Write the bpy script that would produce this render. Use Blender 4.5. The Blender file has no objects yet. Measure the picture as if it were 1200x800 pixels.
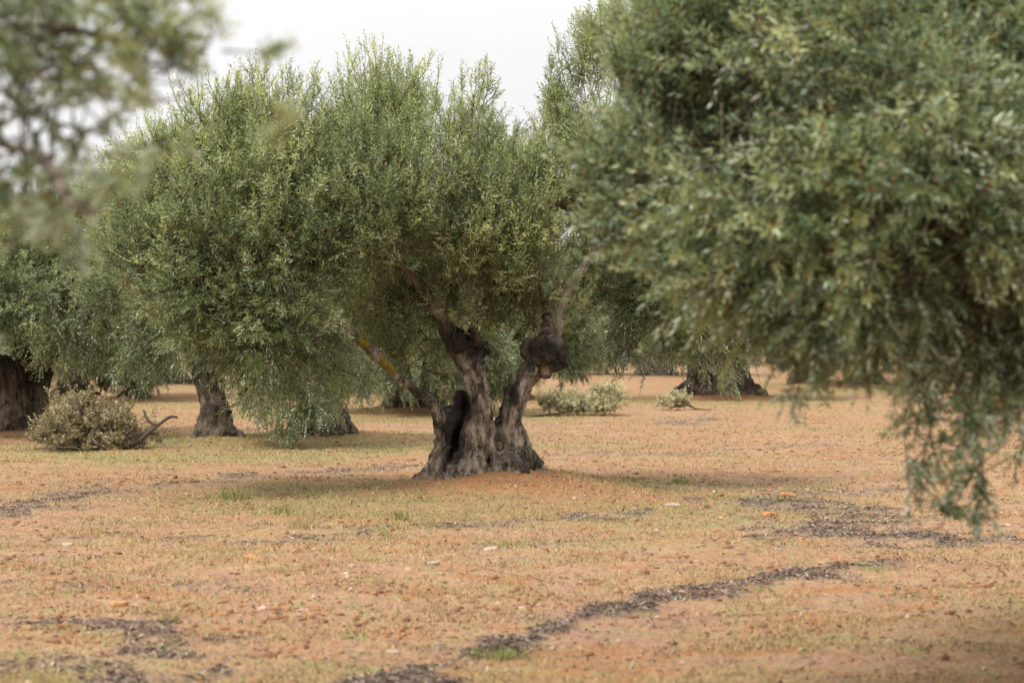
import bpy, bmesh, math
import numpy as np
from mathutils import Vector

# ------------------------------------------------------------------ basics
SC = bpy.context.scene
COL = SC.collection
F = 2833.0          # focal length in photo pixels (1200 wide)
HY = 375.0          # horizon row
CZ = 1.7            # eye height
R0 = np.random.default_rng(7)

perm = np.random.default_rng(11).permutation(256).astype(np.int64)
vals = np.random.default_rng(12).random(256) * 2 - 1

def vnoise(p):
    p = np.asarray(p, float)
    i = np.floor(p).astype(np.int64); f = p - i
    f = f * f * (3 - 2 * f)
    out = 0
    for dx in (0, 1):
        wx = f[..., 0] if dx else 1 - f[..., 0]
        a = perm[(i[..., 0] + dx) & 255]
        for dy in (0, 1):
            wy = f[..., 1] if dy else 1 - f[..., 1]
            b = perm[(a + i[..., 1] + dy) & 255]
            for dz in (0, 1):
                wz = f[..., 2] if dz else 1 - f[..., 2]
                out = out + wx * wy * wz * vals[perm[(b + i[..., 2] + dz) & 255]]
    return out

def fbm(p, o=3):
    a, s, t = 1.0, 0, 0
    p = np.asarray(p, float)
    for k in range(o):
        s = s + a * vnoise(p * (2 ** k) + 17.3 * k); t += a; a *= .5
    return s / t

def n2(x, y, s, o=3, z=0.0, sx=1.0, sy=1.0):
    return fbm(np.stack([x / s * sx + 100, y / s * sy + 100, np.zeros_like(x) + z], -1), o)

def P(px, py, d):
    return np.array([(px - 600) / F * d, d, CZ - (py - HY) / F * d])

def norm(v):
    return v / np.maximum(np.linalg.norm(v, axis=-1, keepdims=True), 1e-9)

def mesh_from(name, V, faces_by_size, mats, col=None, smooth=False, uv=None):
    """faces_by_size: list of (array (n,k), material index)"""
    me = bpy.data.meshes.new(name)
    V = np.asarray(V, np.float32)
    loops, starts, tot, mi = [], [], [], []
    pos = 0
    for Fa, m in faces_by_size:
        Fa = np.asarray(Fa, np.int32)
        if len(Fa) == 0: continue
        n, k = Fa.shape
        loops.append(Fa.ravel()); starts.append(pos + np.arange(n) * k); tot.append(np.full(n, k)); mi.append(np.full(n, m))
        pos += n * k
    loops = np.concatenate(loops).astype(np.int32); starts = np.concatenate(starts).astype(np.int32)
    tot = np.concatenate(tot).astype(np.int32); mi = np.concatenate(mi).astype(np.int32)
    me.vertices.add(len(V)); me.vertices.foreach_set('co', V.ravel())
    me.loops.add(len(loops)); me.loops.foreach_set('vertex_index', loops)
    me.polygons.add(len(starts)); me.polygons.foreach_set('loop_start', starts)
    me.polygons.foreach_set('loop_total', tot)
    for m in mats: me.materials.append(m)
    me.polygons.foreach_set('material_index', mi)
    if smooth: me.polygons.foreach_set('use_smooth', np.ones(len(starts), bool))
    if col is not None:
        a = me.attributes.new('tint', 'FLOAT_COLOR', 'POINT')
        a.data.foreach_set('color', np.asarray(col, np.float32).ravel())
    me.update(calc_edges=True)
    return me

def link(name, me, parent=None, loc=None):
    o = bpy.data.objects.new(name, me); COL.objects.link(o)
    if parent is not None: o.parent = parent
    if loc is not None: o.location = loc
    return o

def tag(o, label=None, cat=None, group=None, kind=None):
    if label: o['label'] = label
    if cat: o['category'] = cat
    if group: o['group'] = group
    if kind: o['kind'] = kind
    return o

def thing(name, loc, label, cat, group=None):
    o = bpy.data.objects.new(name, None); COL.objects.link(o); o.location = loc
    o.empty_display_size = .2
    return tag(o, label, cat, group)

# ------------------------------------------------------------------ materials
def newmat(name):
    m = bpy.data.materials.new(name); m.use_nodes = True
    nt = m.node_tree; nt.nodes.clear()
    out = nt.nodes.new('ShaderNodeOutputMaterial')
    return m, nt, out

def node(nt, t, **kw):
    n = nt.nodes.new(t)
    for k, v in kw.items():
        if k in n.inputs.keys() and not hasattr(n, k): n.inputs[k].default_value = v
        else: setattr(n, k, v)
    return n

def mixc(nt, a, b, f, mode='MIX'):
    n = nt.nodes.new('ShaderNodeMix'); n.data_type = 'RGBA'; n.blend_type = mode
    for s, v in ((n.inputs[0], f), (n.inputs[6], a), (n.inputs[7], b)):
        if isinstance(v, bpy.types.NodeSocket): nt.links.new(v, s)
        elif isinstance(v, (int, float)): s.default_value = v
        else: s.default_value = (*v, 1)
    return n.outputs[2]

def ramp(nt, src, pts):
    n = nt.nodes.new('ShaderNodeValToRGB')
    el = n.color_ramp.elements
    while len(el) < len(pts): el.new(.5)
    for e, (p, c) in zip(el, pts):
        e.position = p; e.color = (*c, 1) if not isinstance(c, (int, float)) else (c, c, c, 1)
    nt.links.new(src, n.inputs[0])
    return n.outputs[0]

def noise(nt, vec, scale, detail=4, rough=.55):
    n = nt.nodes.new('ShaderNodeTexNoise'); n.inputs['Scale'].default_value = scale
    n.inputs['Detail'].default_value = detail; n.inputs['Roughness'].default_value = rough
    nt.links.new(vec, n.inputs['Vector'])
    return n.outputs[0]

def math_n(nt, op, a, b=None, clamp=False):
    n = nt.nodes.new('ShaderNodeMath'); n.operation = op; n.use_clamp = clamp
    for i, v in ((0, a), (1, b)):
        if v is None: continue
        if isinstance(v, bpy.types.NodeSocket): nt.links.new(v, n.inputs[i])
        else: n.inputs[i].default_value = v
    return n.outputs[0]

def attr(nt):
    a = nt.nodes.new('ShaderNodeAttribute'); a.attribute_name = 'tint'
    s = nt.nodes.new('ShaderNodeSeparateColor'); nt.links.new(a.outputs['Color'], s.inputs[0])
    return s.outputs

def leaf_mat(name, dark, mid, young_lit, under, trans=.24, rough=.38, rusty=(.22, .12, .03)):
    m, nt, out = newmat(name)
    r, g, b = attr(nt)
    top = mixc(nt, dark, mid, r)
    top = mixc(nt, top, young_lit, g)  # young-shoot colour, also painting the sunlit yellow of the crown tops
    ru = ramp(nt, b, [(.965, 0.0), (.975, 1.0)])
    geo = nt.nodes.new('ShaderNodeNewGeometry')
    und = mixc(nt, under, tuple(c * .6 for c in under), r)
    und = mixc(nt, und, young_lit, math_n(nt, 'MULTIPLY', g, .35))
    c = mixc(nt, top, und, geo.outputs['Backfacing'])
    c = mixc(nt, c, rusty, ru)
    bs = node(nt, 'ShaderNodeBsdfPrincipled'); bs.inputs['Roughness'].default_value = rough
    bs.inputs['Specular IOR Level'].default_value = .6
    nt.links.new(c, bs.inputs['Base Color'])
    tr = nt.nodes.new('ShaderNodeBsdfTranslucent')
    tc = mixc(nt, c, (1.25, 1.35, .6), 1.0, 'MULTIPLY'); nt.links.new(tc, tr.inputs[0])
    mx = nt.nodes.new('ShaderNodeMixShader'); mx.inputs[0].default_value = trans
    nt.links.new(bs.outputs[0], mx.inputs[1]); nt.links.new(tr.outputs[0], mx.inputs[2])
    nt.links.new(mx.outputs[0], out.inputs[0])
    return m

M = {}
M['leaf'] = leaf_mat('olive_leaf', (.026, .070, .030), (.12, .185, .068), (.60, .62, .25), (.52, .57, .40))
M['leaf_bright'] = leaf_mat('olive_leaf_pale', (.055, .11, .055), (.17, .235, .11), (.50, .53, .26), (.46, .49, .33))
M['leaf_near'] = leaf_mat('olive_leaf_near', (.028, .076, .040), (.135, .20, .085), (.56, .57, .26), (.55, .61, .46))
M['leaf_dry'] = leaf_mat('dry_olive_leaf', (.17, .125, .06), (.36, .28, .15), (.50, .42, .24), (.44, .37, .23), trans=.12)
M['leaf_cut'] = leaf_mat('cut_olive_leaf', (.20, .21, .10), (.40, .38, .20), (.68, .60, .36), (.58, .55, .37), trans=.12)

def bark_mat(name, lo, hi, dark=(.02, .018, .015), moss=(.22, .17, .015), moss_amt=.62, lichen_w=(.36, .34, .28)):
    m, nt, out = newmat(name)
    tc = nt.nodes.new('ShaderNodeTexCoord'); v = tc.outputs['Object']
    mp = nt.nodes.new('ShaderNodeMapping'); mp.inputs['Scale'].default_value = (1, 1, .3)
    nt.links.new(v, mp.inputs[0]); vs = mp.outputs[0]
    a = noise(nt, vs, 17, 6, .7); b = noise(nt, v, 3.2, 5, .6); c = noise(nt, v, 55, 3, .6)
    col = mixc(nt, lo, hi, ramp(nt, a, [(.42, 0.0), (.60, 1.0)]))
    col = mixc(nt, col, dark, ramp(nt, noise(nt, vs, 9, 4, .7), [(.38, .85), (.47, 0.0)]))
    col = mixc(nt, col, dark, ramp(nt, b, [(.48, .0), (.62, .7)]))
    # pale lichen flecks
    e = noise(nt, v, 30, 4, .7)
    col = mixc(nt, col, lichen_w, ramp(nt, e, [(.60, 0.0), (.66, .75)]))
    r, g, bb = attr(nt)
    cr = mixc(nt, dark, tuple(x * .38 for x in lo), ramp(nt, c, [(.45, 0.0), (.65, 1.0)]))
    col = mixc(nt, col, cr, r)                       # charred / sooty zones of the main trunk, darker upper stems on others (attribute R)
    col = mixc(nt, col, lichen_w, math_n(nt, 'MULTIPLY', bb, ramp(nt, c, [(.35, .25), (.6, .9)])))
    yl = math_n(nt, 'MULTIPLY', g, ramp(nt, noise(nt, v, 11, 3), [(moss_amt - .15, 0.0), (moss_amt - .05, 1.0)]))
    col = mixc(nt, col, moss, yl)                    # yellow lichen (attribute G)
    bs = nt.nodes.new('ShaderNodeBsdfPrincipled'); bs.inputs['Roughness'].default_value = .92
    bs.inputs['Specular IOR Level'].default_value = .2
    nt.links.new(col, bs.inputs['Base Color'])
    bp = nt.nodes.new('ShaderNodeBump'); bp.inputs['Strength'].default_value = 1; bp.inputs['Distance'].default_value = .035
    hh = math_n(nt, 'ADD', a, math_n(nt, 'MULTIPLY', c, .5)); nt.links.new(hh, bp.inputs['Height'])
    nt.links.new(bp.outputs[0], bs.inputs['Normal'])
    nt.links.new(bs.outputs[0], out.inputs[0])
    return m
M['bark'] = bark_mat('olive_bark', (.115, .085, .06), (.40, .33, .25))
M['bark_far'] = bark_mat('olive_bark_rough', (.085, .062, .045), (.23, .18, .13))

def plain_mat(name, c1, c2, rough=.85, scale=30):
    m, nt, out = newmat(name)
    tc = nt.nodes.new('ShaderNodeTexCoord')
    n = noise(nt, tc.outputs['Object'], scale, 4)
    col = mixc(nt, c1, c2, ramp(nt, n, [(.35, 0.0), (.65, 1.0)]))
    bs = nt.nodes.new('ShaderNodeBsdfPrincipled'); bs.inputs['Roughness'].default_value = rough
    bs.inputs['Specular IOR Level'].default_value = .25
    bp = nt.nodes.new('ShaderNodeBump'); bp.inputs['Strength'].default_value = .6; bp.inputs['Distance'].default_value = .01
    nt.links.new(n, bp.inputs['Height']); nt.links.new(bp.outputs[0], bs.inputs['Normal'])
    nt.links.new(col, bs.inputs['Base Color']); nt.links.new(bs.outputs[0], out.inputs[0])
    return m
M['twig'] = plain_mat('twig', (.07, .065, .035), (.17, .15, .09))
M['stick'] = plain_mat('stick_bark', (.04, .032, .025), (.12, .095, .07))
M['stone_white'] = plain_mat('pale_limestone', (.30, .24, .17), (.44, .37, .28))
M['stone_orange'] = plain_mat('orange_stone', (.36, .17, .07), (.52, .27, .12))

def tint_mat(name, c0, c1, c2, rough=.9, trans=0):
    """colour runs c0..c1 with attribute R, towards c2 with attribute G"""
    m, nt, out = newmat(name)
    r, g, b = attr(nt)
    col = mixc(nt, mixc(nt, c0, c1, r), c2, g)
    bs = nt.nodes.new('ShaderNodeBsdfPrincipled'); bs.inputs['Roughness'].default_value = rough
    bs.inputs['Specular IOR Level'].default_value = .2
    nt.links.new(col, bs.inputs['Base Color'])
    nt.links.new(bs.outputs[0], out.inputs[0])
    return m
M['litter'] = tint_mat('leaf_litter', (.07, .05, .042), (.23, .17, .14), (.55, .45, .34))
M['grass'] = tint_mat('short_grass', (.36, .25, .125), (.52, .39, .21), (.17, .24, .06))
M['clod'] = tint_mat('earth_clods', (.17, .085, .045), (.38, .20, .105), (.58, .46, .33))

# ------------------------------------------------------------------ ground
MAIN = (-.30, 24.0)
# tree bases: (photo x, distance)
def bx(px, d): return (px - 600) / F * d
MOUNDS = [(MAIN[0] + .3, MAIN[1] - .1, .24, 1.2), (bx(258, 32.7), 32.7, .12, 1.0), (bx(380, 34.5), 34.5, .13, 1.1), (bx(15, 35.5), 35.5, .12, 1.1),
          (bx(85, 50), 50, .15, 1.2), (bx(478, 44), 44, .15, 1.2), (bx(592, 52), 52, .1, 1.2), (bx(842, 52), 52, .12, 1.3),
          (bx(948, 59), 59, .12, 1.2), (bx(1015, 60), 60, .12, 1.2), (bx(705, 84), 84, .1, 1.4)]

def H0(x, y):
    h = .05 * n2(x, y, 7.0, 2) + .022 * n2(x, y, 1.6, 3, 5, 1, 1.5)
    h = h + .008 * np.clip(y - 50, 0, 90)
    for mx, my, a, s in MOUNDS:
        h = h + a * np.exp(-((x - mx) ** 2 + (y - my) ** 2) / (s * s))
    return h
def H(x, y):
    x = np.asarray(x, float); y = np.asarray(y, float)
    h = H0(x, y)
    h = h + .030 * n2(x, y, .45, 3, 9, .8, 1.3) + .017 * n2(x, y, .13, 2, 3)
    return h

def gp(px, py):
    d = CZ * F / (py - HY)
    for _ in range(12):
        x = (px - 600) / F * d
        d = .5 * d + .5 * (CZ - float(H0(np.array([x]), np.array([d]))[0])) * F / (py - HY)
    return np.array([(px - 600) / F * d, d])

STRIPS = [  # photo polyline of leaf litter, half width in metres, weight
    ([(440, 812), (500, 785), (560, 765), (640, 737), (700, 716), (790, 700), (860, 685), (960, 671), (1075, 660)], .135, 1.1),
    ([(575, 760), (640, 742), (700, 722)], .12, .4),
    ([(885, 590), (930, 594), (965, 604), (1000, 624), (1060, 632), (1120, 634)], .40, 1.5),
    ([(905, 588), (950, 580), (1020, 577)], .22, .6),
    ([(1150, 630), (1200, 628), (1260, 626)], .2, .5),
    ([(-20, 606), (50, 589), (90, 582), (140, 575)], .22, .8),
    ([(180, 571), (240, 565), (300, 558)], .16, .8),
    ([(340, 556), (400, 552), (500, 546)], .16, .7),
    ([(90, 632), (160, 631)], .12, .45), ([(205, 631), (268, 632)], .12, .7),
    ([(300, 634), (380, 632), (420, 626), (450, 617)], .14, .6), ([(450, 619), (540, 619), (620, 613), (700, 606), (760, 600)], .13, .8),
    ([(120, 735), (175, 740), (205, 752), (150, 775), (125, 796)], .22, .7),
    ([(-20, 683), (60, 685), (110, 691)], .12, .6), ([(240, 685), (300, 690)], .1, .4),
    ([(-10, 512), (60, 505)], .25, .3), ([(610, 500), (700, 497), (790, 492), (900, 486)], .25, .3),
    ([(800, 497), (830, 492)], .3, .8), ([(640, 535), (720, 530), (780, 533)], .22, .5), ([(820, 530), (900, 525), (980, 521)], .25, .5),
    ([(780, 570), (860, 566), (905, 563)], .18, .5), ([(520, 640), (580, 643), (640, 638)], .1, .3), ([(620, 655), (720, 650)], .1, .3),
    ([(430, 690), (520, 694)], .08, .3), ([(300, 700), (390, 706)], .1, .3), ([(1000, 540), (1100, 536), (1200, 540)], .25, .35),
    ([(0, 650), (80, 655)], .1, .3), ([(550, 600), (600, 597)], .1, .3), ([(700, 740), (800, 728), (870, 722)], .1, .25),
]
SEGS = []
for pl, w, wt in STRIPS:
    q = [gp(*p) for p in pl]
    for a, b in zip(q[:-1], q[1:]): SEGS.append((a, b, w, wt))

def strip_mask(x, y):
    out = np.zeros_like(x)
    wob = .35 * n2(x, y, .5, 2, 40) ; frag = n2(x, y, .28, 3, 44)
    for a, b, w, wt in SEGS:
        # only near points matter
        near = (x > min(a[0], b[0]) - 1) & (x < max(a[0], b[0]) + 1) & (y > min(a[1], b[1]) - 1.2) & (y < max(a[1], b[1]) + 1.2)
        if not near.any(): continue
        X, Y = x[near], y[near]
        ab = b - a; L2 = ab @ ab
        t = np.clip(((X - a[0]) * ab[0] + (Y - a[1]) * ab[1]) / L2, 0, 1)
        d = np.hypot(X - a[0] - t * ab[0], Y - a[1] - t * ab[1])
        v = min(1., wt * 1.1) * np.clip(1.15 - .72 * d / (w * 1.15 * (1 + wob[near] * 1.2)) + max(1.5, 2.5 - .8 * wt) * frag[near] - .15 + .2 * wt, 0, 1)
        out[near] = np.maximum(out[near], v)
    return out

def axis(segs):
    o = []
    for a, b, s in segs: o.append(np.arange(a, b, s))
    return np.concatenate(o)
xs = axis([(-400, -120, 20), (-120, -40, 5), (-40, -14, 1), (-14, -5.5, .16), (-5.5, 5.5, .05), (5.5, 14, .16), (14, 40, 1), (40, 120, 5), (120, 420, 20)])
ys = axis([(-60, -10, 5), (-10, 6, .5), (6, 10, .1), (10, 18, .045), (18, 30, .07), (30, 45, .14), (45, 80, .4), (80, 200, 4), (200, 1400, 60)])
GX, GY = np.meshgrid(xs, ys)
Hh = H(GX, GY)
sm = np.zeros_like(GX); sel = (np.abs(GX) < 14) & (GY > 8) & (GY < 45)
sm[sel] = strip_mask(GX[sel], GY[sel])
Hh = Hh + .012 * sm
Vg = np.stack([GX, GY, Hh], -1).reshape(-1, 3)
ny, nx = GX.shape
ii = np.arange(ny * nx).reshape(ny, nx)
Fg = np.stack([ii[:-1, :-1], ii[:-1, 1:], ii[1:, 1:], ii[1:, :-1]], -1).reshape(-1, 4)
clay = np.zeros_like(GX)
for mx, my, a, s in MOUNDS:
    clay = np.maximum(clay, np.exp(-(((GX - mx) / (s * 1.25)) ** 2 + ((GY - my + .3) / (s * 1.5)) ** 2)))
clay = np.clip(clay * 1.1 + .25 * n2(GX, GY, .9, 3, 21), 0, 1) * .9
clay = np.maximum(clay, np.clip((n2(GX, GY, .32, 4, 61, .55, 1.2) - .14) * 3, 0, .9))
# weedy greenish film under the crowns and in low bands
gr = np.zeros_like(GX)
for mx, my, a, s in MOUNDS:
    r = np.hypot((GX - mx - .2) / 2.7, (GY - my + 1.2) / 2.6)
    gr = np.maximum(gr, np.exp(-((r - .85) / .42) ** 2))
gr = np.clip(gr * .85 + .75 * n2(GX, GY, 1.3, 3, 31, .6, 1.0) - .05, 0, 1)
cg = np.stack([sm, clay, gr, np.ones_like(sm)], -1).reshape(-1, 4)

m, nt, out = newmat('grove_earth')
tc = nt.nodes.new('ShaderNodeTexCoord'); v = tc.outputs['Object']
r, g, b = attr(nt)
nA = noise(nt, v, 1.1, 5, .6); nB = noise(nt, v, 7, 5, .65); nC = noise(nt, v, 38, 4, .7); nD = noise(nt, v, 17, 3, .6)
base = mixc(nt, (.39, .20, .105), (.48, .325, .18), ramp(nt, nB, [(.38, 0.0), (.62, 1.0)]))
base = mixc(nt, base, (.44, .25, .165), ramp(nt, nA, [(.42, 0.0), (.60, .8)]))
base = mixc(nt, base, (.43, .185, .065), math_n(nt, 'MULTIPLY', g, .8))
grn = mixc(nt, (.27, .245, .09), (.38, .31, .13), nD)
base = mixc(nt, base, grn, math_n(nt, 'MULTIPLY', b, .85))
base = mixc(nt, base, (.24, .11, .06), ramp(nt, nC, [(.34, .8), (.46, 0.0)]))      # reddish crumbs
base = mixc(nt, base, (.62, .50, .33), ramp(nt, nC, [(.57, 0.0), (.67, .8)]))       # straw flecks
lit = mixc(nt, (.13, .095, .08), (.40, .29, .22), ramp(nt, nC, [(.42, 0.0), (.60, 1.0)]))
base = mixc(nt, base, lit, math_n(nt, 'MULTIPLY', r, .8))
base = mixc(nt, base, (.22, .15, .115), ramp(nt, nD, [(.56, 0.0), (.66, .7)]))
nE = noise(nt, v, 4.2, 6, .7)
base = mixc(nt, base, (.27, .165, .11), ramp(nt, nE, [(.55, 0.0), (.64, .6)]))
base = mixc(nt, base, (.27, .29, .12), ramp(nt, nE, [(.37, .65), (.45, 0.0)]))
base = mixc(nt, base, (.81, .82, .81), 1.0, 'MULTIPLY')
bs = nt.nodes.new('ShaderNodeBsdfPrincipled'); bs.inputs['Roughness'].default_value = 1; bs.inputs['Specular IOR Level'].default_value = .1
nt.links.new(base, bs.inputs['Base Color'])
bp = nt.nodes.new('ShaderNodeBump'); bp.inputs['Strength'].default_value = 1; bp.inputs['Distance'].default_value = .03
nt.links.new(math_n(nt, 'ADD', math_n(nt, 'MULTIPLY', nC, .6), nD), bp.inputs['Height']); nt.links.new(bp.outputs[0], bs.inputs['Normal'])
nt.links.new(bs.outputs[0], out.inputs[0]); M['ground'] = m
gme = mesh_from('ground', Vg, [(Fg, 0)], [m], col=cg, smooth=True)
tag(link('ground', gme), 'bare orange and beige earth with thin grass and lines of leaf litter', 'ground', kind='structure')

# ------------------------------------------------------------------ scatter on the ground
def flakes(n, pos, rng, ln, wd, tilt, mat, name, tint, lift=.006, updir=False):
    """small pointed leaf shapes lying on the ground"""
    a = rng.uniform(0, 2 * np.pi, n)
    d = np.stack([np.cos(a), np.sin(a), rng.normal(0, tilt, n)], -1); d = norm(d)
    s = norm(np.cross(d, np.array([0, 0, 1.])) + rng.normal(0, tilt, (n, 3)))
    L = (ln * rng.uniform(.6, 1.3, n))[:, None]; W = (wd * rng.uniform(.7, 1.3, n))[:, None]
    up = np.array([0, 0, 1.])
    p = pos.copy(); p[:, 2] += lift + rng.random(n) * lift * 1.5
    V = np.stack([p - d * L / 2, p + s * W / 2 + up * .004, p + d * L / 2, p - s * W / 2 + up * .004], 1)
    me = mesh_from(name, V.reshape(-1, 3), [(np.arange(4 * n).reshape(n, 4), 0)], [mat], col=np.repeat(tint, 4, 0))
    return me

rng = np.random.default_rng(5)
# litter in strips (rejection on the mask) + thin everywhere
N = 420000
y = 9.5 * (42 / 9.5) ** rng.random(N); x = rng.uniform(-1, 1, N) * (.225 * y + .6)
mk = strip_mask(x, y)
keep = rng.random(N) < np.maximum(mk ** 1.8 * .8, .012 + .07 * np.clip(n2(x, y, .4, 3, 71), 0, 1))
x, y, mk = x[keep], y[keep], mk[keep]
n = len(x)
pos = np.stack([x, y, H(x, y) + .012 * mk], -1)
t = np.stack([rng.random(n), (rng.random(n) < .2) * rng.uniform(.3, .9, n), rng.random(n), np.ones(n)], -1)
me = flakes(n, pos, rng, .046 * np.exp(rng.normal(0, .35, n)), .011, .4, M['litter'], 'leaf_litter', t)
tag(link('leaf_litter', me), 'fallen grey brown leaves and bark bits lying in wavering lines on the earth', 'leaf litter', kind='stuff')
print('litter', n)

# short grass and straw
N = 430000
y = 9.3 * (50 / 9.3) ** rng.random(N); x = rng.uniform(-1, 1, N) * (.225 * y + .6)
gm = n2(x, y, .5, 3, 81); mk = strip_mask(x, y)
near_tree = np.zeros(N)
for mx, my, a, s in MOUNDS:
    rr = np.hypot((x - mx) / 2.6, (y - my + 1.0) / 2.4); near_tree = np.maximum(near_tree, np.exp(-((rr - .8) / .45) ** 2))
keep = rng.random(N) < np.clip(.28 + .9 * gm + .35 * near_tree - .2 * mk, .05, 1)
x, y, gm, near_tree = x[keep], y[keep], gm[keep], near_tree[keep]; n = len(x)
greenp = np.clip(.16 + 1.8 * np.clip(n2(x, y, .8, 3, 91) - .12, 0, 1) + .22 * near_tree, 0, .85)
h = rng.uniform(.012, .04, n) * (1 + .5 * (rng.random(n) < .1))
a = rng.uniform(0, 2 * np.pi, n); s = np.stack([np.cos(a), np.sin(a), np.zeros(n)], -1) * (rng.uniform(.0022, .0045, n) * (.6 + y / 28))[:, None]
lean = np.stack([rng.normal(0, .55, n), rng.normal(0, .55, n), np.ones(n)], -1) * h[:, None]
p = np.stack([x, y, H(x, y) - .003], -1)
V = np.stack([p - s, p + s, p + lean], 1).reshape(-1, 3)
isg = (rng.random(n) < greenp) * rng.uniform(.55, 1, n)
t = np.stack([rng.random(n), isg, rng.random(n), np.ones(n)], -1)
me = mesh_from('grass', V, [(np.arange(3 * n).reshape(n, 3), 0)], [M['grass']], col=np.repeat(t, 3, 0))
tag(link('grass', me), 'thin short grass and straw stubble scattered over the earth', 'grass', kind='stuff')
print('grass', n)

# clods
def ico(sub=1):
    bm = bmesh.new(); bmesh.ops.create_icosphere(bm, subdivisions=sub, radius=1)
    V = np.array([v.co[:] for v in bm.verts]); Fa = np.array([[v.index for v in f.verts] for f in bm.faces]); bm.free()
    return V, Fa
iv, ifc = ico(1)
N = 55000
y = 9.5 * (38 / 9.5) ** rng.random(N); x = rng.uniform(-1, 1, N) * (.225 * y + .6)
keep = rng.random(N) < np.clip(.2 + 1.1 * n2(x, y, .6, 3, 101), 0.03, 1)
x, y = x[keep], y[keep]; n = len(x)
rad = .006 + .022 * rng.random(n) ** 5.0
jit = 1 + rng.normal(0, .22, (n, len(iv), 1))
sc = rng.uniform(.7, 1.5, (n, 1, 3)) * np.array([1.0, 1.0, .85])
V = iv[None] * jit * sc * rad[:, None, None] + np.stack([x, y, H(x, y)], -1)[:, None]
Fa = (ifc[None] + (np.arange(n) * len(iv))[:, None, None]).reshape(-1, 3)
t = np.stack([rng.random(n), (rng.random(n) < .08) * rng.random(n), rng.random(n), np.ones(n)], -1)
me = mesh_from('earth_clods', V.reshape(-1, 3), [(Fa, 0)], [M['clod']], col=np.repeat(t, len(iv), 0))
tag(link('earth_clods', me), 'crumbs and clods of reddish earth strewn over the ground', 'earth clods', kind='stuff')

# individual stones
def stone(px, py, size, flat, mat, label, seed):
    V, Fa = ico(3)
    V = np.sign(V) * np.abs(V) ** .75; V = V * np.array([1, .75, flat]); V = V * (1 + .5 * fbm(V * 1.1 + seed * 9.1, 2)[:, None] + .12 * fbm(V * 6 + seed, 2)[:, None])
    V[:, 2] = np.minimum(V[:, 2], flat * (.62 + .25 * V[:, 0]))
    x, y = gp(px, py)
    me = mesh_from('stone', V * size, [(Fa, 0)], [M[mat]], smooth=False)
    o = link('stone', me, loc=(x, y, float(H(x, y)) + size * flat * .15)); o.rotation_euler = (0, .1 * seed % .4, seed * 1.7)
    tag(o, label, 'stone', 'loose stones on the earth')
stone(788, 593, .085, .45, 'stone_white', 'white flat stone in front of the big trunk, level with its right side', 1)
stone(900, 605, .062, .8, 'stone_orange', 'orange block of stone at the edge of the dark leaf litter patch', 2)
stone(78, 641, .05, .8, 'stone_white', 'round whitish stone on the bare earth near the left edge', 3)
stone(508, 663, .04, .7, 'stone_white', 'small cream stone on open earth straight below the big trunk', 4)
stone(797, 697, .06, .6, 'stone_orange', 'orange lump of stone lying in the near diagonal line of litter', 5)
stone(140, 708, .05, .7, 'stone_orange', 'rusty stone on bare earth at the lower left', 6)
stone(296, 655, .06, .35, 'stone_orange', 'low flat orange stone on earth left of the cream stone', 7)
stone(352, 718, .033, .7, 'stone_white', 'tiny pale stone on the lower left earth', 8)
stone(461, 765, .04, .6, 'stone_white', 'pale stone beside the start of the diagonal litter line', 9)
stone(575, 645, .055, .22, 'stone_white', 'thin pale sliver of stone on open earth', 10)
stone(926, 582, .07, .6, 'stone_orange', 'brown orange stone on top of the dark leaf litter patch', 11)

# distinct grass tufts
def tuft(px, py, h, n, green, label, seed, spread=.1):
    rg = np.random.default_rng(seed); x, y = gp(px, py)
    a = rg.uniform(0, 2 * np.pi, n); r = spread * np.sqrt(rg.random(n))
    p = np.stack([r * np.cos(a), r * np.sin(a), np.full(n, -.01)], -1)
    d = norm(np.stack([rg.normal(0, .3, n), rg.normal(0, .3, n), np.ones(n)], -1)); L = h * rg.uniform(.5, 1.1, n)[:, None]
    a2 = rg.uniform(0, 6.28, n); s = np.stack([np.cos(a2), np.sin(a2), 0 * a2], -1) * .005
    q = p + d * L * .55; e = q + (d + np.stack([rg.normal(0, .4, n), rg.normal(0, .4, n), -.1 + 0 * a], -1)) * L * .5
    V = np.stack([p - s, p + s, q + s * .8, q - s * .8, e], 1).reshape(-1, 3)
    b = np.arange(n)[:, None] * 5
    t = np.repeat(np.stack([rg.random(n), np.clip(green - .15 + rg.normal(0, .3, n), 0, 1), rg.random(n), np.ones(n)], -1), 5, 0)
    me = mesh_from('grass_tuft', V, [(b + np.array([0, 1, 2, 3]), 0), (b + np.array([3, 2, 4]), 0)], [M['grass']], col=t)
    tag(link('grass_tuft', me, loc=(x, y, float(H(x, y)))), label, 'grass tuft', 'tufts of grass on the earth')
tuft(355, 617, .16, 70, .25, 'straw coloured tuft of tall thin grass left of the big trunk', 1, .16)
tuft(279, 584, .16, 80, .8, 'green grass tuft left of the big trunk, behind the straw tuft', 2, .14)
tuft(200, 728, .07, 70, .9, 'small bright green tuft at the lower left', 3, .07)
tuft(797, 566, .08, 80, .95, 'bright green weed tuft behind the white flat stone', 4, .09)
tuft(329, 604, .12, 40, .8, 'thin green tuft just above the straw tuft', 5, .08)
tuft(582, 770, .07, 160, .85, 'green weeds beside the near diagonal litter line', 6, .15)
tuft(920, 590, .06, 70, .9, 'green weeds sprouting in the dark litter patch', 7, .1)
tuft(470, 610, .12, 40, .6, 'small thin tuft in front of the left foot of the big trunk', 8, .07)

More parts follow.
